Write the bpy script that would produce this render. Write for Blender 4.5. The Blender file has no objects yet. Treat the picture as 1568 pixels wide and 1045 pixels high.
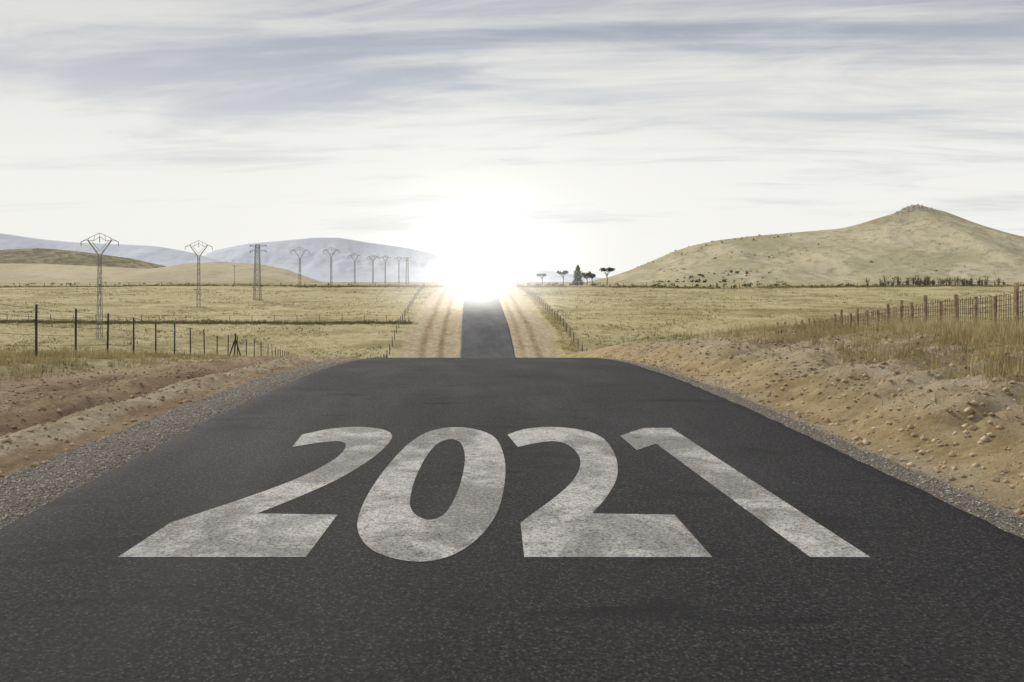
import bpy, math, random
import numpy as np
from mathutils import Vector
random.seed(7); rng=np.random.default_rng(7)
scene=bpy.context.scene
scene.view_settings.view_transform='Standard'
try: scene.view_settings.look='None'
except Exception: pass
scene.view_settings.exposure=0

# ------------------------------------------------------------ noise
def vn(x,y,s=0):
    xi=np.floor(x).astype(np.int64); yi=np.floor(y).astype(np.int64)
    fx=x-xi; fy=y-yi
    fx=fx*fx*(3-2*fx); fy=fy*fy*(3-2*fy)
    def h(a,b):
        n=(a*374761393+b*668265263+s*2147483647+1013904223)&0xFFFFFFFF
        n=((n^(n>>13))*1274126177)&0xFFFFFFFF
        n=n^(n>>16)
        return (n&0xFFFF)/65535.0
    a=h(xi,yi);b=h(xi+1,yi);c=h(xi,yi+1);d=h(xi+1,yi+1)
    return (a*(1-fx)+b*fx)*(1-fy)+(c*(1-fx)+d*fx)*fy
def fbm(x,y,o=4,s=0):
    r=0;a=.5;t=0
    for i in range(o):
        r=r+a*vn(x*2**i+17.3*i,y*2**i-9.1*i,s+i); t+=a; a*=.5
    return r/t
def ss(a,b,x):
    t=np.clip((x-a)/(b-a),0,1); return t*t*(3-2*t)

# ------------------------------------------------------------ ground profile along the road
KD=[27,60,88,96,102,112,124,140,158,175,192,215,238,300,600,1500,3000,12000]
KZ=[-.826,-4.45,-7.6,-8.15,-8.0,-6.75,-5.25,-4.25,-3.2,-2.1,-1.15,-.35,.15,.55,.85,.6,-1,-30]
def _h(xs,ys):
    xs=np.array(xs,float);ys=np.array(ys,float)
    d=np.diff(ys)/np.diff(xs); m=np.zeros(len(xs))
    for i in range(1,len(xs)-1):
        m[i]=0 if d[i-1]*d[i]<=0 else 2*d[i-1]*d[i]/(d[i-1]+d[i])
    m[0]=-.095; m[-1]=d[-1]
    return xs,ys,m
HX,HY,HM=_h(KD,KZ)
def prof(y):
    y=np.asarray(y,float)
    near=-.00273*np.maximum(y-9.6,0)**2
    i=np.clip(np.searchsorted(HX,y)-1,0,len(HX)-2)
    h=HX[i+1]-HX[i]; t=np.clip((y-HX[i])/h,0,1)
    far=(2*t**3-3*t**2+1)*HY[i]+(t**3-2*t**2+t)*h*HM[i]+(-2*t**3+3*t**2)*HY[i+1]+(t**3-t**2)*h*HM[i+1]
    return np.where(y<27,near,far)
def rl(y): return np.interp(y,[0,30,102,190,300,1200],[-3.4,-3.4,-2.5,-3.8,-4,-4])
def rr(y): return np.interp(y,[0,30,102,190,300,1200],[3.7,3.7,4.6,4.1,4,4])
def ground(x,y):
    x=np.asarray(x,float); y=np.asarray(y,float)
    z=prof(y)
    L=rl(y); R=rr(y)
    dl=L-x; dr=x-R; off=np.maximum(np.maximum(dl,dr),0)
    z=z-.06+.03*ss(0,.3,off)-.05*ss(.3,1.0,off)
    # right bank
    rb=np.interp(y,[-20,0,15,22,28,50,65,80,95,110],[.92,.92,.90,.84,.78,1.2,1.5,.9,.25,0])
    edge=np.interp(y,[0,12,30,60],[4.1,4.15,4.1,4.1])
    eh=edge+(fbm(y*.45,y*0,3,33)-.5)*1.0
    w=.50*ss(0,1,(x-eh)/1.3)+.50*ss(0,1,(x-edge-.5)/3.4)
    z=z+w*np.minimum(rb,.88)+ss(9,19,x)*(np.maximum(rb-.88,0))
    rid=np.abs(fbm(x*.35+y*.12,y*1.1,4,3)-.5)*2
    z=z+(.22-rid)*.40*ss(4.2,5.2,x)*(1-ss(7.0,10,x))*(1-ss(30,60,y))
    # left dirt strip: berm + ruts
    nr=1-ss(30,45,y)
    wob=(fbm(y*.08,y*0,3,11)-.5)*.7
    z=z+nr*( .13*np.exp(-((x+5.1+wob*.3)/.28)**2) -.12*np.exp(-((x+5.9+wob)/.26)**2)
            +.10*np.exp(-((x+6.6+wob)/.4)**2)-.10*np.exp(-((x+7.5+wob)/.28)**2)+.22*ss(8,9.6,-x)*(1-ss(14,24,y)*.6))
    # general roughness
    m=ss(.4,2.0,off)
    z=z+m*((fbm(x*.9,y*.9,4,5)-.5)*.18+(fbm(x*.16,y*.16,3,6)-.5)*.35*ss(3,12,off)+(fbm(x*3.3,y*3.3,3,8)-.5)*.10)
    big=ss(20,80,off)
    z=z+big*(fbm(x*.012,y*.012,4,9)-.5)*np.interp(y,[0,90,200,600,3000],[1.5,1.5,2.0,1.6,6])
    return z

# ------------------------------------------------------------ helpers
def link(o): scene.collection.objects.link(o); return o
def mk(name,v,f,mat,smooth=False,parent=None):
    me=bpy.data.meshes.new(name)
    me.from_pydata([tuple(map(float,p)) for p in v],[],f)
    me.update()
    if smooth: me.polygons.foreach_set('use_smooth',[True]*len(me.polygons))
    o=bpy.data.objects.new(name,me)
    if isinstance(mat,(list,tuple)):
        for m in mat: me.materials.append(m)
    elif mat: me.materials.append(mat)
    link(o)
    if parent: o.parent=parent
    return o
class MB:
    def __init__(s): s.v=[];s.f=[]
    def tube(s,p,q,r1,r2=None,n=6,cap=True):
        r2=r1 if r2 is None else r2
        p=Vector(p);q=Vector(q);d=(q-p)
        if d.length<1e-6:return
        d.normalize(); a=d.orthogonal().normalized(); b=d.cross(a); k=len(s.v)
        for c,r in((p,r1),(q,r2)):
            for i in range(n):
                t=2*math.pi*i/n; s.v.append(tuple(c+a*(r*math.cos(t))+b*(r*math.sin(t))))
        for i in range(n):
            j=(i+1)%n; s.f.append((k+i,k+j,k+n+j,k+n+i))
        if cap:
            s.f.append(tuple(range(k+n-1,k-1,-1))); s.f.append(tuple(range(k+n,k+2*n)))
def node(nt,t,ins=None,**kw):
    n=nt.nodes.new(t)
    for k,v in kw.items(): setattr(n,k,v)
    if ins:
        for k,v in ins.items():
            if isinstance(v,bpy.types.NodeSocket): nt.links.new(v,n.inputs[k])
            else: n.inputs[k].default_value=v
    return n
def M(nt,op,a,b=None,c=None,clamp=False):
    n=nt.nodes.new('ShaderNodeMath'); n.operation=op; n.use_clamp=clamp
    for i,v in enumerate((a,b,c)):
        if v is None: continue
        if isinstance(v,bpy.types.NodeSocket): nt.links.new(v,n.inputs[i])
        else: n.inputs[i].default_value=v
    return n.outputs[0]
def MR(nt,x,a,b,c=0,d=1,sm=True):
    n=nt.nodes.new('ShaderNodeMapRange'); n.interpolation_type='SMOOTHSTEP' if sm else 'LINEAR'
    nt.links.new(x,n.inputs[0])
    for i,v in enumerate((a,b,c,d)): n.inputs[i+1].default_value=v
    return n.outputs[0]
def MIX(nt,f,a,b,bt='MIX'):
    n=nt.nodes.new('ShaderNodeMix'); n.data_type='RGBA'; n.blend_type=bt
    for i,v in ((0,f),(6,a),(7,b)):
        if isinstance(v,bpy.types.NodeSocket): nt.links.new(v,n.inputs[i])
        else: n.inputs[i].default_value=v if i==0 else (*v,1) if len(v)==3 else v
    return n.outputs[2]
def NZ(nt,co,scale,det=4,rough=.55,dist=0,sc=None):
    if sc is not None:
        mp=node(nt,'ShaderNodeMapping',{'Vector':co,'Scale':sc}); co=mp.outputs[0]
    return node(nt,'ShaderNodeTexNoise',{'Vector':co,'Scale':scale,'Detail':det,'Roughness':rough,'Distortion':dist}).outputs['Fac']
def newmat(name,rough=.9,spec=.2):
    m=bpy.data.materials.new(name); m.use_nodes=True; nt=m.node_tree
    b=nt.nodes['Principled BSDF']; b.inputs['Roughness'].default_value=rough
    b.inputs['Specular IOR Level'].default_value=spec
    co=node(nt,'ShaderNodeTexCoord').outputs['Object']
    return m,nt,b,co
def simple(name,c1,c2,scale,rough=.85,spec=.2,metal=0):
    m,nt,b,co=newmat(name,rough,spec)
    nt.links.new(MIX(nt,MR(nt,NZ(nt,co,scale,4),.35,.65),c1,c2),b.inputs['Base Color'])
    b.inputs['Metallic'].default_value=metal
    return m
def bump(nt,b,h,st,dist):
    n=node(nt,'ShaderNodeBump',{'Height':h,'Strength':st,'Distance':dist}); nt.links.new(n.outputs[0],b.inputs['Normal'])
def attr(nt,n): return node(nt,'ShaderNodeAttribute',attribute_name=n).outputs['Fac']

# ------------------------------------------------------------ terrain material
def terrain_mat():
    m,nt,b,co=newmat('ground_material',.95,.1)
    big=NZ(nt,co,.022,5,.65,.6,(.5,1,1)); mid=NZ(nt,co,.13,6,.7,.4,(.6,1,1)); fine=NZ(nt,co,.8,7,.75); vf=NZ(nt,co,7,5,.75)
    g=MIX(nt,MR(nt,mid,.40,.58),(.36,.31,.14),(.62,.53,.30))
    g=MIX(nt,MR(nt,big,.44,.60,0,.8),g,(.58,.50,.275))
    g=MIX(nt,MR(nt,fine,.50,.66,0,.75),g,(.22,.19,.085))
    g=MIX(nt,MR(nt,vf,.5,.72,0,.55),g,(.68,.58,.36))
    g=MIX(nt,MR(nt,vf,.32,.45,.5,0),g,(.17,.145,.07))
    # dirt
    d=MIX(nt,MR(nt,NZ(nt,co,.8,7,.75,.5,(1,.3,1)),.40,.60),(.31,.22,.125),(.54,.42,.255))
    d=MIX(nt,MR(nt,NZ(nt,co,14,6,.8),.52,.68,0,.7),d,(.62,.51,.35))
    d=MIX(nt,MR(nt,NZ(nt,co,3,6,.75),.53,.68,0,.6),d,(.23,.165,.095))
    # sand
    s=MIX(nt,MR(nt,NZ(nt,co,1.1,7,.75,.8),.38,.62),(.45,.36,.22),(.70,.60,.42))
    s=MIX(nt,MR(nt,NZ(nt,co,20,5,.8),.50,.66,0,.65),s,(.36,.28,.165))
    s=MIX(nt,MR(nt,NZ(nt,co,4.5,6,.8),.54,.64,0,.6),s,(.29,.225,.13))
    so=MIX(nt,MR(nt,NZ(nt,co,2.5,6,.75),.38,.62),(.43,.30,.14),(.66,.51,.28))
    s=MIX(nt,attr(nt,'orange'),s,so)
    gr=MIX(nt,MR(nt,NZ(nt,co,55,3,.8),.4,.62),(.12,.105,.085),(.46,.42,.35))
    n1=NZ(nt,co,.9,7,.8,.3); n2=NZ(nt,co,3.5,5,.75)
    def cut(a,n,k=1.1,w=.12):
        t=M(nt,'ADD',a,M(nt,'MULTIPLY',M(nt,'SUBTRACT',n,.5),k)); return MR(nt,t,.5-w,.5+w)
    c=MIX(nt,cut(attr(nt,'dirt'),n1,2.2,.2),g,d)
    c=MIX(nt,cut(attr(nt,'sand'),n1,2.2,.2),c,s)
    c=MIX(nt,cut(attr(nt,'gravelly'),n2,1.0,.15),c,gr)
    c=MIX(nt,M(nt,'MULTIPLY',attr(nt,'rut'),MR(nt,n1,.35,.6,.3,.85)),c,(.20,.135,.08))
    c=MIX(nt,M(nt,'MULTIPLY',attr(nt,'scrub'),MR(nt,fine,.35,.6)),c,(.09,.085,.04))
    nt.links.new(c,b.inputs['Base Color'])
    h=M(nt,'ADD',M(nt,'MULTIPLY',fine,.6),M(nt,'MULTIPLY',NZ(nt,co,12,6,.8),.45))
    bump(nt,b,h,1.0,.2)
    return m
def axis(lims):
    out=[lims[0][0]]
    for a,b,st0,st1 in lims:
        x=a
        while x<b-1e-6:
            t=(x-a)/(b-a); s=st0*(st1/st0)**t
            x=min(x+s,b); out.append(x)
    return np.unique(np.round(out,4))
xp=axis([(0,3.2,.25,.2),(3.2,12,.10,.13),(12,60,.13,2.2),(60,500,2.2,25),(500,9000,25,700)])
xs=np.concatenate([-xp[::-1][:-1],xp])
ys=axis([(-25,3,1.5,.4),(3,30,.10,.24),(30,110,.5,1.3),(110,260,1.3,3),(260,1200,3,40),(1200,12000,40,700)])
X,Y=np.meshgrid(xs,ys); Z=ground(X,Y)
ny,nx=X.shape
V=np.stack([X.ravel(),Y.ravel(),Z.ravel()],1)
idx=np.arange(nx*ny).reshape(ny,nx)
F=np.stack([idx[:-1,:-1].ravel(),idx[:-1,1:].ravel(),idx[1:,1:].ravel(),idx[1:,:-1].ravel()],1)
me=bpy.data.meshes.new('ground'); me.vertices.add(len(V)); me.vertices.foreach_set('co',V.ravel())
me.loops.add(F.size); me.loops.foreach_set('vertex_index',F.ravel().astype(np.int32))
me.polygons.add(len(F)); me.polygons.foreach_set('loop_start',np.arange(0,F.size,4,dtype=np.int32)); me.polygons.foreach_set('loop_total',np.full(len(F),4,dtype=np.int32))
me.polygons.foreach_set('use_smooth',np.ones(len(F),bool)); me.update(calc_edges=True); me.validate()
x=V[:,0];y=V[:,1]
L=rl(y);R=rr(y);dl=L-x;dr=x-R
farm=ss(85,98,y)*(1-ss(260,330,y))
wl=np.interp(y,[0,10,17,22,30,45],[6.2,6.2,5.4,4.4,3.2,1.2])
dirt=ss(.3,.7,dl)*(1-ss(wl-.9,wl+.9,dl))*(1-farm)*(1-ss(60,90,y))
wfl=np.interp(y,[100,240],[8.6,9.5])
jl=(fbm(y*.09,y*0,4,61)-.5)*3.2; jr=(fbm(y*.09,y*0,4,62)-.5)*2.6
dirt_far=(ss(-.2,.2,dl)*(1-ss(wfl-1.6,wfl+1.0,dl+jl))+ss(-.2,.2,dr)*(1-ss(5.0,7.4,dr+jr)))*farm
tr=np.maximum.reduce([np.exp(-((dr-3.1+jr*.2)/.45)**2),np.exp(-((dl-5.2+jl*.2)/.5)**2),np.exp(-((dl-2.7+jl*.2)/.4)**2),.6*np.exp(-((dr-1.2)/.4)**2)])*farm
wr=np.interp(y,[0,12,20,30,50],[4.2,3.7,3.0,2.2,.8])
sand=ss(.2,.5,dr)*(1-ss(wr-1.6,wr+1.9,dr))*(1-ss(60,90,y))
sand=np.maximum(sand,np.exp(-((x+5.05)/.33)**2)*(1-ss(24,34,y)))
sand=np.maximum(sand,dirt_far*.60-.35*tr)
orange=np.clip((1-ss(.9,2.2,dr))*ss(.3,.8,dr),0,1)*(1-farm)*.85
gravelly=np.maximum(ss(-.5,0,dl)*(1-ss(.75,1.25,dl)),ss(-.5,0,dr)*(1-ss(.2,.5,dr)))*(1-ss(60,90,y))
wob=(fbm(y*.08,y*0,3,11)-.5)*.7
rut=np.maximum(np.exp(-((x+5.9+wob)/.24)**2),np.exp(-((x+7.5+wob)/.26)**2))*(1-ss(25,35,y))+.6*tr
scrub=np.maximum(np.exp(-((y-129)/1.6)**2)*(x<-10)*.9,np.exp(-((y-262)/22)**2)*(np.abs(x)>18)*.9)
scrub=np.maximum(scrub,np.exp(-((y-152)/2.5)**2)*(x>14)*.5)
scrub=np.maximum(scrub,np.exp(-((y-700)/200)**2)*.5)
for n,a in(('dirt',np.maximum(dirt,dirt_far*.62)),('sand',sand),('orange',orange),('gravelly',gravelly),('rut',rut),('scrub',scrub)):
    at=me.attributes.new(n,'FLOAT','POINT'); at.data.foreach_set('value',np.clip(a,0,1).astype(np.float32))
me.materials.append(terrain_mat()); link(bpy.data.objects.new('ground',me))

# ------------------------------------------------------------ road
def asphalt(name):
    m,nt,b,co=newmat(name,.8,.18)
    big=NZ(nt,co,.5,4,.6,.4,(1,.35,1)); sp=NZ(nt,co,34,5,.9); sp2=NZ(nt,co,95,3,.8)
    vo=node(nt,'ShaderNodeTexVoronoi',{'Vector':co,'Scale':85.}); vc=node(nt,'ShaderNodeSeparateColor',{0:vo.outputs['Color']}).outputs[0]
    c=MIX(nt,MR(nt,big,.38,.65),(.020,.0192,.0192),(.037,.0353,.0350))
    c=MIX(nt,MR(nt,sp,.50,.61,0,.9),c,(.078,.074,.072))
    c=MIX(nt,MR(nt,sp,.39,.48,.95,0),c,(.005,.005,.005))
    c=MIX(nt,MR(nt,vc,.84,.99,0,.65),c,(.16,.152,.145))
    c=MIX(nt,MR(nt,sp2,.58,.70,0,.55),c,(.105,.10,.096))
    s_=node(nt,'ShaderNodeSeparateXYZ',{0:co}).outputs
    w=None
    for cx in (-1.9,-.35,.9,2.4):
        t=M(nt,'DIVIDE',M(nt,'SUBTRACT',s_[0],cx),.33); g=M(nt,'POWER',2.718,M(nt,'MULTIPLY',M(nt,'MULTIPLY',t,t),-1))
        w=g if w is None else M(nt,'ADD',w,g)
    w=M(nt,'MULTIPLY',w,MR(nt,NZ(nt,co,.6,4,.6,0,(1,.25,1)),.35,.7))
    c=MIX(nt,M(nt,'MULTIPLY',w,.35),c,(.078,.074,.071))
    st=MR(nt,NZ(nt,co,1.0,6,.7,1.2,(.3,1,1)),.53,.66,0,.65)
    c=MIX(nt,st,c,(.015,.0147,.0147))
    # sun-glare lightening painted into the asphalt colour on the far slope
    glare=MR(nt,s_[1],60,100,0,.75)
    glare_col=MIX(nt,MR(nt,NZ(nt,co,.35,5,.7,.4,(1,.25,1)),.35,.65),(.085,.085,.09),(.125,.122,.123))
    c=MIX(nt,glare,c,glare_col)
    nt.links.new(c,b.inputs['Base Color'])
    nt.links.new(MR(nt,big,.3,.7,.62,.85),b.inputs['Roughness'])
    bump(nt,b,M(nt,'ADD',sp,M(nt,'MULTIPLY',sp2,.5)),1.0,.018)
    return m
ry=np.concatenate([np.arange(-25,40,.2),np.arange(40,300,1.0),np.arange(300,1201,20)])
cols=np.concatenate([[0],np.linspace(0,1,31),[1]])
v=[]
for j,yy in enumerate(ry):
    f1=lambda a,s_: float(vn(np.array(a),np.array(3.+s_),s_))-.5
    l=float(rl(yy))+f1(yy*.35,1)*.07+f1(yy*5.,2)*.04
    r=float(rr(yy))+f1(yy*.35,4)*.07+f1(yy*5.,5)*.04
    z=float(prof(yy)); n=len(cols)
    for i,t in enumerate(cols):
        xx=l+(r-l)*t; zz=z
        if i==0: xx-=.05; zz-=.09
        if i==n-1: xx+=.05; zz-=.09
        v.append((xx,yy,zz))
n=len(cols)
f=[(j*n+i,j*n+i+1,(j+1)*n+i+1,(j+1)*n+i) for j in range(len(ry)-1) for i in range(n-1)]
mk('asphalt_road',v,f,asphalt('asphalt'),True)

# ------------------------------------------------------------ painted 2021
def cat(pts):
    out=[];N=len(pts)
    for i in range(N):
        p0=pts[i-1];p1=pts[i];p2=pts[(i+1)%N];p3=pts[(i+2)%N]
        a=Vector(p1[:2]);b=Vector(p2[:2])
        m1=(b-Vector(p0[:2]))*.5 if not p1[2] else (b-a)
        m2=(Vector(p3[:2])-a)*.5 if not p2[2] else (b-a)
        if p1[2] and p2[2]: out.append(a); continue
        for k in range(6):
            t=k/6; h1=2*t**3-3*t**2+1;h2=t**3-2*t**2+t;h3=-2*t**3+3*t**2;h4=t**3-t**2
            out.append(a*h1+m1*h2+b*h3+m2*h4)
    return out
two=[(.280,5.03,1),(1.468,5.03,1),(1.452,5.947,1),(.843,5.98,1),(1.034,6.47,0),(1.226,7.12,0),(1.350,7.92,0),(1.377,8.75,0),(1.286,9.2,0),(1.087,9.46,0),(.823,9.55,0),(.541,9.42,0),(.312,9.07,1),(.399,8.39,1),(.64,8.62,0),(.835,8.68,0),(.955,8.42,0),(.985,7.86,0),(.890,7.25,0),(.690,6.63,0),(.292,5.75,1)]
two1=[(a-2.568+.24*(b-5.03)/4.2,b,c) for a,b,c in two]
zo=[(-.896,5.85,0),(-.806,5.40,0),(-.648,5.10,0),(-.406,4.95,0),(-.186,5.055,0),(0,5.44,0),(.139,6.07,0),(.220,7.0,0),(.240,7.92,0),(.180,8.81,0),(.01,9.31,0),(-.274,9.53,0),(-.565,9.31,0),(-.749,8.66,0),(-.864,7.64,0),(-.915,6.63,0)]
zi=[(-.559,6.375,0),(-.503,6.01,0),(-.381,5.82,0),(-.269,5.96,0),(-.2,6.43,0),(-.158,7.12,0),(-.149,7.92,0),(-.203,8.56,0),(-.31,8.81,0),(-.444,8.6,0),(-.529,8.0,0),(-.57,7.12,0)]
one=[(1.585,9.0,1),(1.942,9.48,1),(2.276,9.48,1),(2.466,5.03,1),(2.086,5.03,1),(1.894,8.56,1),(1.619,8.23,1)]
cu=bpy.data.curves.new('paint','CURVE'); cu.dimensions='2D'; cu.fill_mode='BOTH'
for pts in(two1,zo,zi,two,one):
    q=cat(pts); sp=cu.splines.new('POLY'); sp.points.add(len(q)-1)
    for i,p in enumerate(q): sp.points[i].co=(p.x,p.y,0,1)
    sp.use_cyclic_u=True
tmp=link(bpy.data.objects.new('tmp',cu)); bpy.context.view_layer.update()
dm=bpy.data.meshes.new_from_object(tmp.evaluated_get(bpy.context.evaluated_depsgraph_get()))
bpy.data.objects.remove(tmp)
pm=link(bpy.data.objects.new('painted_year_marking',dm)); pm.location.z=.0025
m,nt,b,co=newmat('road_paint',.75,.2)
sp=NZ(nt,co,34,5,.9); lg=NZ(nt,co,.9,5,.7,.8); md=NZ(nt,co,6,7,.85); s2=NZ(nt,co,95,3,.8)
vo=node(nt,'ShaderNodeTexVoronoi',{'Vector':co,'Scale':85.}); vc=node(nt,'ShaderNodeSeparateColor',{0:vo.outputs['Color']}).outputs[0]
c=MIX(nt,MR(nt,lg,.40,.60),(.32,.305,.285),(.72,.69,.64))
c=MIX(nt,MR(nt,md,.47,.62,0,.65),c,(.27,.257,.24))
c=MIX(nt,MR(nt,sp,.49,.62,0,.85),c,(.16,.152,.142))
c=MIX(nt,MR(nt,sp,.36,.47,.6,0),c,(.74,.72,.67))
c=MIX(nt,MR(nt,vc,.78,.98,0,.7),c,(.09,.086,.082))
c=MIX(nt,MR(nt,s2,.56,.68,0,.55),c,(.10,.096,.092))
wn=M(nt,'ADD',M(nt,'ADD',M(nt,'MULTIPLY',md,.45),M(nt,'MULTIPLY',sp,.45)),M(nt,'MULTIPLY',M(nt,'SUBTRACT',1.,lg),.10))
c=MIX(nt,MR(nt,wn,.535,.60,0,.85),c,(.055,.052,.05))
nt.links.new(c,b.inputs['Base Color']); bump(nt,b,sp,.8,.014)
dm.materials.clear(); dm.materials.append(m)

# ------------------------------------------------------------ gravel
def stones(N,xf,yf,s0,s1,pw=3):
    yv=yf(N); xv=xf(N,yv); zv=ground(xv,yv); s=s0+(s1-s0)*rng.random(N)**pw
    base=np.array([(1,0,0),(0,1,0),(-1,0,0),(0,-1,0),(0,0,.75),(0,0,-.6)],float)
    A=rng.random(N)*6.28; P=base[None]*(1+.5*(rng.random((N,6,3))-.5)); 
    P=P*s[:,None,None]*(.7+.6*rng.random((N,1,3)))
    ca,sa=np.cos(A)[:,None],np.sin(A)[:,None]
    px=P[:,:,0]*ca-P[:,:,1]*sa; py=P[:,:,0]*sa+P[:,:,1]*ca
    P=np.stack([px+xv[:,None],py+yv[:,None],P[:,:,2]+(zv+s*.1)[:,None]],2).reshape(-1,3)
    fb=np.array([(0,1,4),(1,2,4),(2,3,4),(3,0,4),(1,0,5),(2,1,5),(3,2,5),(0,3,5)])
    Fv=(fb[None]+6*np.arange(N)[:,None,None]).reshape(-1,3)
    return P,Fv
def joinpf(L_):
    o=0;P=[];Fv=[]
    for p,f_ in L_: P.append(p);Fv.append(f_+o);o+=len(p)
    return np.concatenate(P),np.concatenate(Fv)
def fast(name,P,Fv,mat):
    me=bpy.data.meshes.new(name); me.vertices.add(len(P)); me.vertices.foreach_set('co',P.ravel())
    k=Fv.shape[1]; me.loops.add(Fv.size); me.loops.foreach_set('vertex_index',Fv.ravel().astype(np.int32))
    me.polygons.add(len(Fv)); me.polygons.foreach_set('loop_start',np.arange(0,Fv.size,k,dtype=np.int32)); me.polygons.foreach_set('loop_total',np.full(len(Fv),k,dtype=np.int32))
    me.update(calc_edges=True); me.materials.append(mat)
    return link(bpy.data.objects.new(name,me))
yd=lambda N: 3.5+26*rng.random(N)**1.5
S=[stones(26000,lambda N,y:-3.42-.98*rng.random(N)**.9,yd,.005,.019),
   stones(9000,lambda N,y:3.72+.42*rng.random(N)**1.3,yd,.005,.018)]
m,nt,b,co=newmat('gravel',.9,.2)
c=MIX(nt,MR(nt,NZ(nt,co,23,2,.5),.38,.62),(.22,.195,.155),(.56,.51,.43)); nt.links.new(c,b.inputs['Base Color'])
fast('gravel',*joinpf(S),m)
S=[stones(12000,lambda N,y:-4.3-4.8*rng.random(N),yd,.006,.045,4),
   stones(16000,lambda N,y:4.1+4.5*rng.random(N),yd,.006,.05,4)]
m,nt,b,co=newmat('earth_clods',.95,.1)
c=MIX(nt,MR(nt,NZ(nt,co,9,2,.5),.38,.62),(.30,.22,.13),(.60,.49,.33)); nt.links.new(c,b.inputs['Base Color'])
fast('earth_clods',*joinpf(S),m)

# ------------------------------------------------------------ grass
def blades(xv,yv,h,w,lean=.45,zoff=0):
    N=len(xv); zv=ground(xv,yv)-.02+zoff; A=rng.random(N)*6.28; B=rng.random(N)*6.28; l=lean*h*rng.random(N)
    dx=np.cos(A)*w*.5; dy=np.sin(A)*w*.5
    p0=np.stack([xv-dx,yv-dy,zv],1);p1=np.stack([xv+dx,yv+dy,zv],1)
    p2=np.stack([xv+np.cos(B)*l,yv+np.sin(B)*l,zv+h],1)
    return np.stack([p0,p1,p2],1).reshape(-1,3),np.arange(3*N).reshape(-1,3)
def tufts(nt_,per,xf,yf,h0,h1,w,spread,cl=None,th=.5,extra=None):
    yv=yf(nt_);xv=xf(nt_,yv)
    if cl: 
        k=fbm(xv*cl,yv*cl,3,21)>th; yv=yv[k];xv=xv[k]
    if extra is not None:
        k=extra(xv,yv); yv=yv[k];xv=xv[k]
    hs=h0+(h1-h0)*rng.random(len(xv))**2
    xv=np.repeat(xv,per)+rng.normal(0,spread,len(xv)*per); yv=np.repeat(yv,per)+rng.normal(0,spread,len(yv)*per)
    h=np.repeat(hs,per)*(.5+.6*rng.random(len(xv)))
    return blades(xv,yv,h,w*(.6+.8*rng.random(len(xv))))
U=lambda a,b:(lambda N,*_:a+(b-a)*rng.random(N))
G=[];Gd=[]
G.append(tufts(7500,11,U(-30,-8.3),U(11,34),.08,.34,.016,.06,.5,.40))
G.append(tufts(1800,10,U(-26,-9.5),U(16,24),.25,.55,.014,.08,.35,.48))
G.append(tufts(13000,11,U(6.3,32),U(6,45),.06,.28,.016,.07,.6,.42))
G.append(tufts(5200,12,U(6.0,12),U(6.5,19),.08,.34,.013,.08,.7,.42))
G.append(tufts(2600,16,lambda N,y:8.2+y*.30*rng.random(N)+rng.normal(0,1.0,N),lambda N:10+17*rng.random(N),.18,.50,.013,.11,.3,.45))
G.append(tufts(2000,9,lambda N,y:4.8+4.5*rng.random(N)**.6,U(4.5,30),.05,.22,.010,.04,.8,.50))
G.append(tufts(350,8,U(-9,-4.6),U(6,26),.04,.16,.010,.04,.5,.55))
offr=lambda xv,yv:(xv<-11.5)|(xv>12)
fw=lambda N,y:(rng.random(N)*1.34-.64)*y*1.05
fy=lambda N:98+120*rng.random(N)**1.3
G.append(tufts(36000,3,fw,fy,.10,.34,.10,.22,.11,.47,offr))
G.append(tufts(1200,7,lambda N,y:11.3+rng.random(N)*2.6,U(97,200),.2,.6,.06,.2))
Gd.append(tufts(24000,4,fw,fy,.10,.40,.12,.25,.16,.53,offr))
Gd.append(tufts(5000,6,lambda N,y:-11-95*rng.random(N),lambda N:rng.normal(129,1.0,N),.15,.6,.07,.2))
Gd.append(tufts(9000,5,lambda N,y:(rng.random(N)*1.34-.64)*250,lambda N:rng.normal(255,9,N),.2,.8,.15,.3,.06,.45,offr))
Gd.append(tufts(3600,11,U(-30,-8.6),U(13,34),.06,.26,.018,.08,.8,.53))
Gd.append(tufts(6500,11,U(6.2,32),U(6.5,40),.06,.24,.018,.08,.8,.53))
def gm(name,a,b2,c2,d2):
    m,nt,b,co=newmat(name,.9,.1)
    c=MIX(nt,MR(nt,NZ(nt,co,2.2,3,.6),.35,.65),a,b2)
    c=MIX(nt,MR(nt,NZ(nt,co,.25,3,.6),.4,.65,0,.5),c,c2)
    c=MIX(nt,MR(nt,NZ(nt,co,11,2,.6),.5,.8,0,.8),c,d2)
    nt.links.new(c,b.inputs['Base Color']); return m
fast('dry_grass',*joinpf(G),gm('dry_grass',(.39,.33,.155),(.64,.54,.30),(.33,.28,.135),(.72,.62,.39)))
fast('green_grass_clumps',*joinpf(Gd),gm('green_grass',(.17,.155,.065),(.30,.265,.125),(.20,.18,.075),(.38,.325,.17)))

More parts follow.
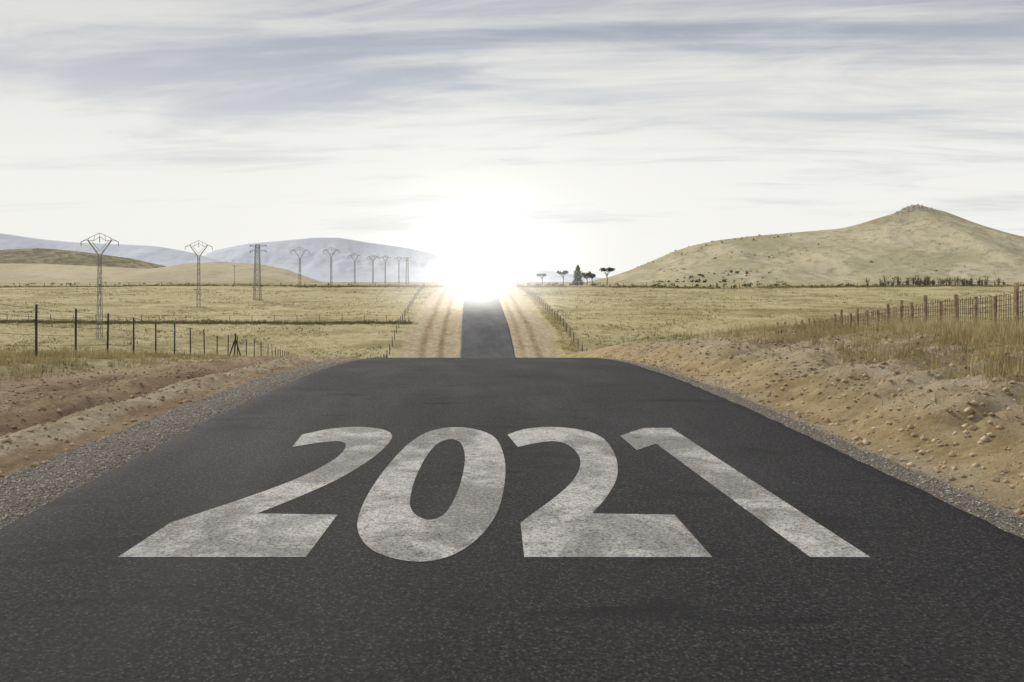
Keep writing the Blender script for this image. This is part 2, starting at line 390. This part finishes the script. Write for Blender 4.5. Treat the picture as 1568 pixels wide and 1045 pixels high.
# ------------------------------------------------------------ leafy masses
def leaves(c,r,n,s,shell=.45):
    d=rng.normal(size=(n,3)); d/=np.linalg.norm(d,axis=1)[:,None]
    rad=(shell+(1-shell)*rng.random(n))[:,None]*(.75+.35*vn(d[:,0]*2.2+c[0],d[:,2]*2.2+d[:,1]*1.7+c[1],4))[:,None]
    p=np.array(c)+d*np.array(r)*rad
    t=rng.normal(size=(n,3));t/=np.linalg.norm(t,axis=1)[:,None]
    q=np.cross(t,rng.normal(size=(n,3)));q/=np.linalg.norm(q,axis=1)[:,None]
    ss_=s*(.5+rng.random((n,1)))
    P=np.stack([p-t*ss_,p+q*ss_*.7,p+t*ss_,p-q*ss_*.7],1).reshape(-1,3)
    return P,np.arange(4*n).reshape(-1,4)
leafm=simple('foliage',(.04,.055,.02),(.12,.125,.05),1.2)
drym=simple('dry_foliage',(.10,.075,.04),(.22,.17,.09),1.0)
bark=simple('bark',(.07,.05,.035),(.16,.12,.08),3)
gz=lambda x,y: float(ground(np.array(float(x)),np.array(float(y))))
def tree(name,x,y,H,kind):
    z=gz(x,y); e=link(bpy.data.objects.new(name,None)); e.location=(x,y,z)
    tb=MB(); L_=[]
    if kind=='conifer':
        tb.tube((0,0,-.2),(0,0,H*.95),.22,.04,8)
        for i in range(16):
            t=i/15; zz=H*(.08+.86*t); r=H*.30*(1-t)**.6+.3; r*=.75+.45*random.random()
            a=random.random()*6.28
            for k in range(4):
                b_=a+k*1.57; q=(math.cos(b_)*r*.6,math.sin(b_)*r*.6,zz-.1*r)
                tb.tube((0,0,zz),q,.04,.015,4); L_.append(leaves(q,(r*.6,r*.6,H*.05),45,.17,.1))
    else:
        hh=H*(.5 if kind=='round' else .62); tb.tube((0,0,-.2),(H*.03,0,hh*.6),.17,.12,8); tb.tube((H*.03,0,hh*.6),(0,0,hh),.12,.08,8)
        for i in range(11):
            a=i*2.4+random.random(); rr_=H*(.36 if kind!='round' else .28)*(.3+.7*random.random())
            q=(math.cos(a)*rr_,math.sin(a)*rr_,H*(.76+.14*random.random()-.2*(kind=='round')*random.random()))
            tb.tube((0,0,hh*(.7+.3*random.random())),q,.07,.02,5)
            L_.append(leaves(q,(H*.17,H*.17,H*(.10 if kind!='round' else .16)),150,.15,.1))
    tr_=mk('trunk',tb.v,tb.f,bark,True,e)
    P,Fv=joinpf(L_); c=fast('crown',P,Fv,leafm); c.parent=e
tree('cypress_tree',36.9,300,8.0,'conifer')
tree('acacia_tree',48.6,305,7.4,'umb')
tree('acacia_tree',41.6,310,5.6,'round')
tree('acacia_tree',31.3,300,5.8,'umb')
tree('acacia_tree',23.8,305,4.6,'umb')
tree('acacia_tree',45.0,320,5.0,'round')
def hill_fn(D,pts,depth,seed,amp):
    px=np.array([p[0] for p in pts],float);pz=np.array([p[1] for p in pts],float)
    def f(x,y):
        base=sum(np.interp(x+o*(px[-1]-px[0])*.004,px,pz) for o in(-2,-1,0,1,2))/5
        t=np.clip((y-D)/depth,-1,1)
        s=(1-np.abs(t)); s=s**1.0*(.75+.25*s)
        rg=fbm(x*.006+seed,y*.0035,5,seed)-.5; gl=.35-np.abs(fbm(x*.013+y*.004,y*.004,4,seed+3)-.5)*3
        en=np.clip(base/30,0,1)
        return base*s+ (rg*amp+gl*amp*.36)*np.sin(np.clip(s,0,1)*np.pi)*en -6*(1-s)
    return f
def hill(name,D,pts,depth,mat,seed,amp,nx_=260,ny_=120):
    f=hill_fn(D,pts,depth,seed,amp)
    ny_|=1
    xs_=np.linspace(pts[0][0],pts[-1][0],nx_); ys_=np.linspace(D-depth,D+depth,ny_)
    X_,Y_=np.meshgrid(xs_,ys_); Z_=f(X_,Y_)
    P=np.stack([X_.ravel(),Y_.ravel(),Z_.ravel()],1); i_=np.arange(nx_*ny_).reshape(ny_,nx_)
    o=fast(name,P,np.stack([i_[:-1,:-1].ravel(),i_[:-1,1:].ravel(),i_[1:,1:].ravel(),i_[1:,:-1].ravel()],1),mat)
    o.data.polygons.foreach_set('use_smooth',[True]*len(o.data.polygons)); return f
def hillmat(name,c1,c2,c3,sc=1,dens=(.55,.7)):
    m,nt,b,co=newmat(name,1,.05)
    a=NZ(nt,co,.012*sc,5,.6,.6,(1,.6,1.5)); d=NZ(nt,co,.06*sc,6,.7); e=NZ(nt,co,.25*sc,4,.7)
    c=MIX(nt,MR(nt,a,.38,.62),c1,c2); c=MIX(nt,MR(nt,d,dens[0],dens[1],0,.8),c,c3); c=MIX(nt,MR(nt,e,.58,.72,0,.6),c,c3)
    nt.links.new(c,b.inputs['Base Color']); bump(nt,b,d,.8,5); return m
def P2(D,l): return [((a-735)/1220*D,1.74+(432-b)/1220*D) for a,b in l]   # image pixels cast through the camera to metres at assumed distance D
hm=hillmat('hill_grass',(.48,.435,.27),(.65,.575,.39),(.37,.33,.21),1,(.50,.64))
D=1500
hR=hill('grassy_hill',D,P2(D,[(880,436),(935,424),(970,412),(1000,399),(1030,386),(1060,376),(1100,368),(1150,362),(1220,356),(1290,350),(1320,342),(1345,334),(1370,327),(1382,321),(1392,314),(1408,313),(1425,319),(1445,323),(1500,344),(1568,364),(1700,385),(1900,410),(2100,436)]),430,hm,31,34,420,150)
D=900
hill('grassy_hill',D,P2(D,[(-500,436),(-300,412),(-100,404),(60,404),(150,408),(230,412),(290,403),(340,401),(395,404),(440,413),(480,428),(500,438)]),250,hillmat('pale_hill',(.54,.47,.31),(.65,.57,.39),(.42,.36,.23)),41,4)
D=1500
hill('scrub_hill',D,P2(D,[(-600,430),(-300,390),(-100,384),(0,383),(60,380),(110,384),(150,389),(200,396),(255,408),(300,424),(330,436)]),350,hillmat('scrub_hill',(.36,.31,.20),(.45,.39,.25),(.18,.165,.11),1,(.42,.58)),47,14)
D=6500
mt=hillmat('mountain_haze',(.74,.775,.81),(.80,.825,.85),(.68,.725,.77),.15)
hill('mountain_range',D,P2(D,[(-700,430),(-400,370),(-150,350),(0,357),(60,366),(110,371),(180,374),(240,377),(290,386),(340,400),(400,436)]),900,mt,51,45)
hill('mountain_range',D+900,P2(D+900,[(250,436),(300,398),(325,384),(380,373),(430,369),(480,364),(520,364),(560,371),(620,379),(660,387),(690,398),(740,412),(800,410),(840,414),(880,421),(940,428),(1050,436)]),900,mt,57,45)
# hill shrubs
n=420; xv=260+990*rng.random(n); yv=1080+300*rng.random(n)
k=fbm(xv*.01,yv*.01,3,77)>.5; xv=xv[k];yv=yv[k]; zz=hR(xv,yv)
L_=[]
for a,b_,c_ in zip(xv,yv,zz):
    if c_<2 or c_>70: continue
    s=.8+1.7*random.random()**3; L_.append(leaves((a,b_,c_+s*.5),(s*1.2,s*1.2,s),14,s*.35,.2))
for i in range(60):
    a=300+ i*5+random.uniform(-8,8); b_=1500+random.uniform(-40,10)-120*(random.random()<.4); c_=float(hR(np.array(a),np.array(b_))); s=1.0+1.6*random.random()**2
    L_.append(leaves((a,b_,c_+s*.6),(s*1.2,s*1.2,s),20,s*.35,.2))
for i in range(60):
    a=random.uniform(240,430); b_=random.uniform(1090,1200); c_=float(hR(np.array(a),np.array(b_))); s=1.4+2.0*random.random()**2
    L_.append(leaves((a,b_,max(c_,0)+s*.6),(s*1.2,s*1.2,s),30,s*.35,.2))
fast('hillside_shrubs',*joinpf(L_),simple('shrub',(.10,.10,.06),(.17,.16,.09),.3))
n=200; xv=rng.normal(815,20,n); yv=1500+rng.normal(-10,8,n); zz=hR(xv,yv)
base=np.array([(1,0,0),(0,1,0),(-1,0,0),(0,-1,0),(0,0,1),(0,0,-1)],float)
P=base[None]*(1+.6*(rng.random((n,6,3))-.5))*(1.2+2.4*rng.random(n)**2)[:,None,None]+np.stack([xv,yv,zz-.6],1)[:,None]
fb=np.array([(0,1,4),(1,2,4),(2,3,4),(3,0,4),(1,0,5),(2,1,5),(3,2,5),(0,3,5)])
fast('summit_rocks',P.reshape(-1,3),(fb[None]+6*np.arange(n)[:,None,None]).reshape(-1,3),simple('rock',(.38,.35,.29),(.54,.50,.42),.4))
L_=[]
for i in range(260):
    a=random.uniform(18,235); b_=random.uniform(250,330); s=.25+.7*random.random()**2
    L_.append(leaves((a,b_,gz(a,b_)+s*.5),(s*1.5,s*1.5,s),26,s*.3,.2))
for i in range(120):
    a=random.uniform(-190,-20); b_=random.uniform(240,330); s=.2+.5*random.random()**2
    L_.append(leaves((a,b_,gz(a,b_)+s*.4),(s*1.8,s*1.8,s),22,s*.3,.2))
fast('field_shrubs',*joinpf(L_),leafm)
L_=[];tb=MB()
for i in range(60):
    a=random.uniform(138,176); b_=random.uniform(262,285); z=gz(a,b_); H=1.4+2.6*random.random()
    for k in range(9):
        an=random.random()*6.28; r=H*.35*random.random(); tb.tube((a,b_,z),(a+math.cos(an)*r,b_+math.sin(an)*r,z+H*(.6+.4*random.random())),.05,.02,4)
    L_.append(leaves((a,b_,z+H*.6),(H*.35,H*.35,H*.4),60,.14,.2))
e=link(bpy.data.objects.new('bare_thicket',None))
mk('branches',tb.v,tb.f,bark,False,e); c=fast('twigs',*joinpf(L_),drym); c.parent=e

# ------------------------------------------------------------ fences
steel=simple('weathered_steel',(.03,.03,.028),(.07,.06,.05),5,.7,.4)
wire=simple('fence_wire',(.10,.10,.095),(.18,.17,.16),5,.6,.4)
wood=simple('weathered_wood',(.24,.18,.11),(.42,.33,.21),4,.9,.1)
def fence(name,pts,hgt,r,pm_,wires,wr_,jit=.03,stakes=0,lat=4,wm=None):
    e=link(bpy.data.objects.new(name,None)); pb=MB();wb=MB();prev=None
    for (a,b_) in pts:
        z=gz(a,b_); h=hgt*(1+random.uniform(-jit,jit)*1.6); top=(a+random.uniform(-jit,jit),b_+random.uniform(-jit,jit),z+h)
        pb.tube((a,b_,z-.2),top,r*1.1,r*.9,lat+2)
        if prev:
            for w in wires:
                p=(prev[0],prev[1],prev[2]+w*hgt); q=(a,b_,z+w*hgt); mid=tuple((np.array(p)+np.array(q))/2-np.array((0,0,.015)))
                wb.tube(p,mid,wr_,wr_,3,False); wb.tube(mid,q,wr_,wr_,3,False)
            for k in range(1,stakes):
                t=k/stakes; xx=prev[0]+(a-prev[0])*t; yy=prev[1]+(b_-prev[1])*t; zz=gz(xx,yy)
                wb.tube((xx,yy,zz),(xx+random.uniform(-.02,.02),yy,zz+hgt*(.9+random.uniform(-.03,.05))),wr_*1.4,wr_*1.4,3,False)
        prev=(a,b_,z)
    mk('posts',pb.v,pb.f,pm_,False,e); mk('wires',wb.v,wb.f,wm or wire,False,e)
pts=[];d=13.5
while d<92:
    pts.append((-11.7-(d-21)*.092 if d<57 else -15-(d-57)*.17,d)); d+=2.5
fence('wire_fence',pts,1.42,.032,steel,[.25,.45,.62,.78,.94],.006)
bb=MB(); ba=(-13.9,45.); z=gz(*ba); bb.tube((ba[0],ba[1],z-.1),(ba[0]+.1,ba[1],z+1.6),.05); bb.tube((ba[0]-.5,ba[1]+.3,z-.1),(ba[0]+.08,ba[1],z+1.3),.045); bb.tube((ba[0]+.6,ba[1]-.3,z-.1),(ba[0]+.1,ba[1],z+1.25),.045)
mk('fence_brace_post',bb.v,bb.f,steel)
fence('wire_fence',[(-11.5-i*3.6,128.5+math.sin(i*.7)*.3) for i in range(27)],1.35,.06,wood,[.4,.7,.95],.012)
fence('wire_fence',[(float(np.interp(d,[96,240],[-11.6,-16.5])),d) for d in np.arange(96,240,4.5)],1.35,.055,steel,[.4,.7,.95],.012)
fence('wire_fence',[(float(np.interp(d,[80,102,240],[13.6,13.4,10.8])),d) for d in np.arange(80,240,4.0)],1.35,.055,steel,[.4,.7,.95],.012)
fence('wire_fence',[(16+i*7.5,256+random.uniform(-1,1)) for i in range(30)],1.4,.07,steel,[.5,.95],.03)
fence('wire_fence',[(-18-i*7.5,252+random.uniform(-1,1)) for i in range(26)],1.4,.07,steel,[.5,.95],.03)
way=[(16.6,19),(19,28),(21.6,45),(24.2,62),(24.4,80),(22.5,94)]
dd=np.array(way,float); seg=np.sqrt((np.diff(dd,axis=0)**2).sum(1)); cum=np.concatenate([[0],np.cumsum(seg)])
rp=[(float(np.interp(s,cum,dd[:,0])),float(np.interp(s,cum,dd[:,1]))) for s in np.arange(0,cum[-1],1.6)]
fence('wooden_post_fence',rp,1.85,.085,wood,[.1,.2,.3,.4,.5,.6,.7,.8,.9],.010,.08,9,4,simple('rusty_wire',(.13,.10,.07),(.24,.19,.13),3))
fence('corral_fence',[(132+i*3.4,258+abs(i-6)*.8) for i in range(13)],1.9,.11,wood,[.35,.65,.92],.06,.05)

# ------------------------------------------------------------ pylons
galv=simple('galvanised_steel',(.16,.16,.155),(.28,.27,.26),2,.6,.4)
def pylon(x,y,H,s):
    z=gz(x,y); b_=MB(); r=.04*s*max(1,y/200)
    zt=H-3.2*s
    legs=[(-1,-1),(1,-1),(1,1),(-1,1)]; w0=.30*s;w1=.17*s
    for lx,ly in legs: b_.tube((lx*w0,ly*w0,-.3),(lx*w1,ly*w1,zt),r,r,4)
    nseg=int(zt/1.0)
    for i in range(nseg):
        a=zt*i/nseg;c=zt*(i+1)/nseg; wa=w0+(w1-w0)*i/nseg; wc=w0+(w1-w0)*(i+1)/nseg
        for k in range(4):
            p=legs[k];q=legs[(k+1)%4]
            if i%2: p,q=q,p
            b_.tube((p[0]*wa,p[1]*wa,a),(q[0]*wc,q[1]*wc,c),r*.5,r*.5,4,False)
    R=lambda X_,Z_,X2,Z2,k=1.: b_.tube((X_*s,0,H+Z_*s),(X2*s,0,H+Z2*s),r*k,r*k,4)
    for sg in(-1,1):
        for yy in(-.15,.15):
            b_.tube((sg*.17*s,yy*s,zt),(sg*1.75*s,yy*s,H-1.0*s),r,r,4)
        R(0,-2.6,sg*1.35,-1.05,.8); R(sg*.9,-2.1,sg*.3,-2.75,.6); R(sg*1.75,-1.0,sg*1.2,-1.75,.6)
        R(sg*2.75,-1.3,0,0); R(sg*2.75,-1.3,sg*1.75,-1.0); R(sg*1.75,-1.0,sg*.9,-1.15); R(sg*.9,-1.15,0,-.55)
        R(sg*1.75,-1.0,sg*1.4,-.66,.7); R(sg*.9,-1.15,sg*.7,-.35,.7)
        R(sg*2.7,-1.3,sg*2.7,-1.95,1.4)
    R(0,-.55,0,0,.7); R(0,-.55,0,-1.4,1.4)
    o=mk('power_pylon',b_.v,b_.f,galv); o.location=(x,y,z)
for x_,y_,H_,s_ in((-54.9,115,15.2,1),(-55.8,158,13.2,1),(-52.9,234,12.0,1),(-50.6,271,13.4,1.0),(-51.9,330,13,1.0),(-52.4,390,14.6,1.05),(-53.5,450,16,1.05),(-52.9,520,17.5,1.1)): pylon(x_,y_,H_,s_)
def lattice(x,y,H,w,arm,r):
    z=gz(x,y);b_=MB();legs=[(-1,-1),(1,-1),(1,1),(-1,1)]
    for lx,ly in legs: b_.tube((lx*w,ly*w,-.3),(lx*w*.55,ly*w*.55,H),r,r,4)
    n=int(H/(w*1.6))
    for i in range(n):
        a=H*i/n;c=H*(i+1)/n;wa=w*(1-.45*i/n);wc=w*(1-.45*(i+1)/n)
        for k in range(4):
            p=legs[k];q=legs[(k+1)%4]
            b_.tube((p[0]*wa,p[1]*wa,a),(q[0]*wc,q[1]*wc,c),r*.6,r*.6,4,False); b_.tube((q[0]*wa,q[1]*wa,a),(p[0]*wc,p[1]*wc,c),r*.6,r*.6,4,False)
            b_.tube((p[0]*wc,p[1]*wc,c),(q[0]*wc,q[1]*wc,c),r*.6,r*.6,4,False)
    for k,zz in enumerate((H-.15,H*.885)):
        b_.tube((-arm*.8,0,zz),(arm,0,zz),r*1.1,r*1.1,4); b_.tube((arm,0,zz),(0,0,zz+.5 if k else zz-.6),r*.8,r*.8,4); b_.tube((-arm*.8,0,zz),(0,0,zz+.5 if k else zz-.6),r*.8,r*.8,4)
        for xx in(-arm*.75,arm*.9): b_.tube((xx,0,zz),(xx,0,zz-.4),r*1.4,r*1.4,5)
    o=mk('lattice_transmission_tower',b_.v,b_.f,galv);o.location=(x,y,z)
lattice(-48.9,175,12.2,.72,2.1,.055)
lattice(-36.5,400,13.5,.8,2.2,.09)
b_=MB();b_.tube((0,0,-.3),(0,0,6.5),.1,.07,6);b_.tube((-.6,0,6.2),(.6,0,6.2),.05,.05,4)
o=mk('utility_pole',b_.v,b_.f,wood);o.location=(-77,250,gz(-77,250))

# ------------------------------------------------------------ added emission-only volume imitating sun glare over the far end of the road
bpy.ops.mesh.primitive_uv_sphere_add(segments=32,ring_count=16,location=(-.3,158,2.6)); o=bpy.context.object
o.name='sun_glare_volume'; o.scale=(30,50,26)
m=bpy.data.materials.new('sun_glare_emission'); m.use_nodes=True; nt=m.node_tree; nt.nodes.clear()
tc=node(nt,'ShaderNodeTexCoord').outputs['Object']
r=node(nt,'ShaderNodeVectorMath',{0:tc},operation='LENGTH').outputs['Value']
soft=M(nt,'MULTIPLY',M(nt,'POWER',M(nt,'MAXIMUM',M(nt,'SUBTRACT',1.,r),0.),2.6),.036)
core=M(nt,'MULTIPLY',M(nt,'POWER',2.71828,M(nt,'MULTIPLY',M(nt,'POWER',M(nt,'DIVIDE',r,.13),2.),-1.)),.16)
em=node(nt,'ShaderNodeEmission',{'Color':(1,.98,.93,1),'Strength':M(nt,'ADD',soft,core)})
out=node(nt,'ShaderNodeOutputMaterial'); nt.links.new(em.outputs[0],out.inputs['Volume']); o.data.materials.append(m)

# ------------------------------------------------------------ light and sky
az=math.radians(-38); el=math.radians(34)
sv=Vector((math.sin(az)*math.cos(el),math.cos(az)*math.cos(el),math.sin(el)))
ld=bpy.data.lights.new('sun','SUN'); ld.energy=2.6; ld.angle=math.radians(6); ld.color=(1,.94,.84)
lo=link(bpy.data.objects.new('sun',ld)); lo.rotation_euler=sv.to_track_quat('Z','Y').to_euler()
w=bpy.data.worlds.new('World'); scene.world=w; w.use_nodes=True; nt=w.node_tree; nt.nodes.clear()
sky=node(nt,'ShaderNodeTexSky'); sky.sky_type='NISHITA'; sky.sun_disc=False; sky.sun_elevation=el; sky.sun_rotation=az%(2*math.pi)
bg1=node(nt,'ShaderNodeBackground',{'Color':sky.outputs[0],'Strength':.1})
tc=node(nt,'ShaderNodeTexCoord').outputs['Generated']
s=node(nt,'ShaderNodeSeparateXYZ',{0:tc}).outputs
zc=M(nt,'MAXIMUM',s[2],0); den=M(nt,'ADD',zc,.10)
u=M(nt,'DIVIDE',s[0],den); v_=M(nt,'DIVIDE',s[1],den)
cv=node(nt,'ShaderNodeCombineXYZ',{0:M(nt,'MULTIPLY',u,.36),1:M(nt,'ADD',v_,M(nt,'MULTIPLY',u,.10)),2:0.}).outputs[0]
n1=NZ(nt,cv,1.0,7,.54,1.0); n2=NZ(nt,cv,3.0,8,.62,1.0); n3=NZ(nt,cv,.4,3,.5,.3)
cl=M(nt,'ADD',M(nt,'ADD',M(nt,'MULTIPLY',n1,.65),M(nt,'MULTIPLY',n2,.30)),M(nt,'MULTIPLY',n3,.27))
low=MR(nt,s[2],.03,.30,.12,-.04,False)
cov=MR(nt,M(nt,'ADD',cl,low),.50,.70)
up=MR(nt,s[2],.08,.36)
ccol=MIX(nt,up,(.90,.895,.86),(.71,.71,.69))
gcol=MIX(nt,up,(.69,.70,.69),(.34,.355,.435))
bgc=node(nt,'ShaderNodeBackground',{'Color':ccol,'Strength':1.})
bgg=node(nt,'ShaderNodeBackground',{'Color':gcol,'Strength':1.})
gap=node(nt,'ShaderNodeMixShader',{0:.88}); nt.links.new(bg1.outputs[0],gap.inputs[1]); nt.links.new(bgg.outputs[0],gap.inputs[2])
mx=node(nt,'ShaderNodeMixShader',{0:cov}); nt.links.new(gap.outputs[0],mx.inputs[1]); nt.links.new(bgc.outputs[0],mx.inputs[2])
gd=Vector((-.002,1,.016)).normalized()
df=node(nt,'ShaderNodeVectorMath',{0:tc,1:tuple(gd)},operation='DISTANCE').outputs['Value']
def gs(sig,amp,p=2): return M(nt,'MULTIPLY',M(nt,'POWER',2.71828,M(nt,'MULTIPLY',M(nt,'POWER',M(nt,'DIVIDE',df,sig),p),-1.)),amp)
g=M(nt,'ADD',M(nt,'ADD',gs(.015,9.),gs(.030,.4,1.4)),gs(.16,.17,1.3))
bgs=node(nt,'ShaderNodeBackground',{'Color':(1,.985,.94,1),'Strength':g})
ad=node(nt,'ShaderNodeAddShader'); nt.links.new(mx.outputs[0],ad.inputs[0]); nt.links.new(bgs.outputs[0],ad.inputs[1])
out=node(nt,'ShaderNodeOutputWorld'); nt.links.new(ad.outputs[0],out.inputs[0])

# ------------------------------------------------------------ camera
cd=bpy.data.cameras.new('camera'); cd.sensor_width=36; cd.lens=28.0; cd.shift_x=.0313; cd.shift_y=-.0577; cd.clip_end=30000; cd.clip_start=.05
co_=link(bpy.data.objects.new('camera',cd)); co_.location=(0,0,1.74); co_.rotation_euler=(math.radians(90),0,0)
scene.camera=co_
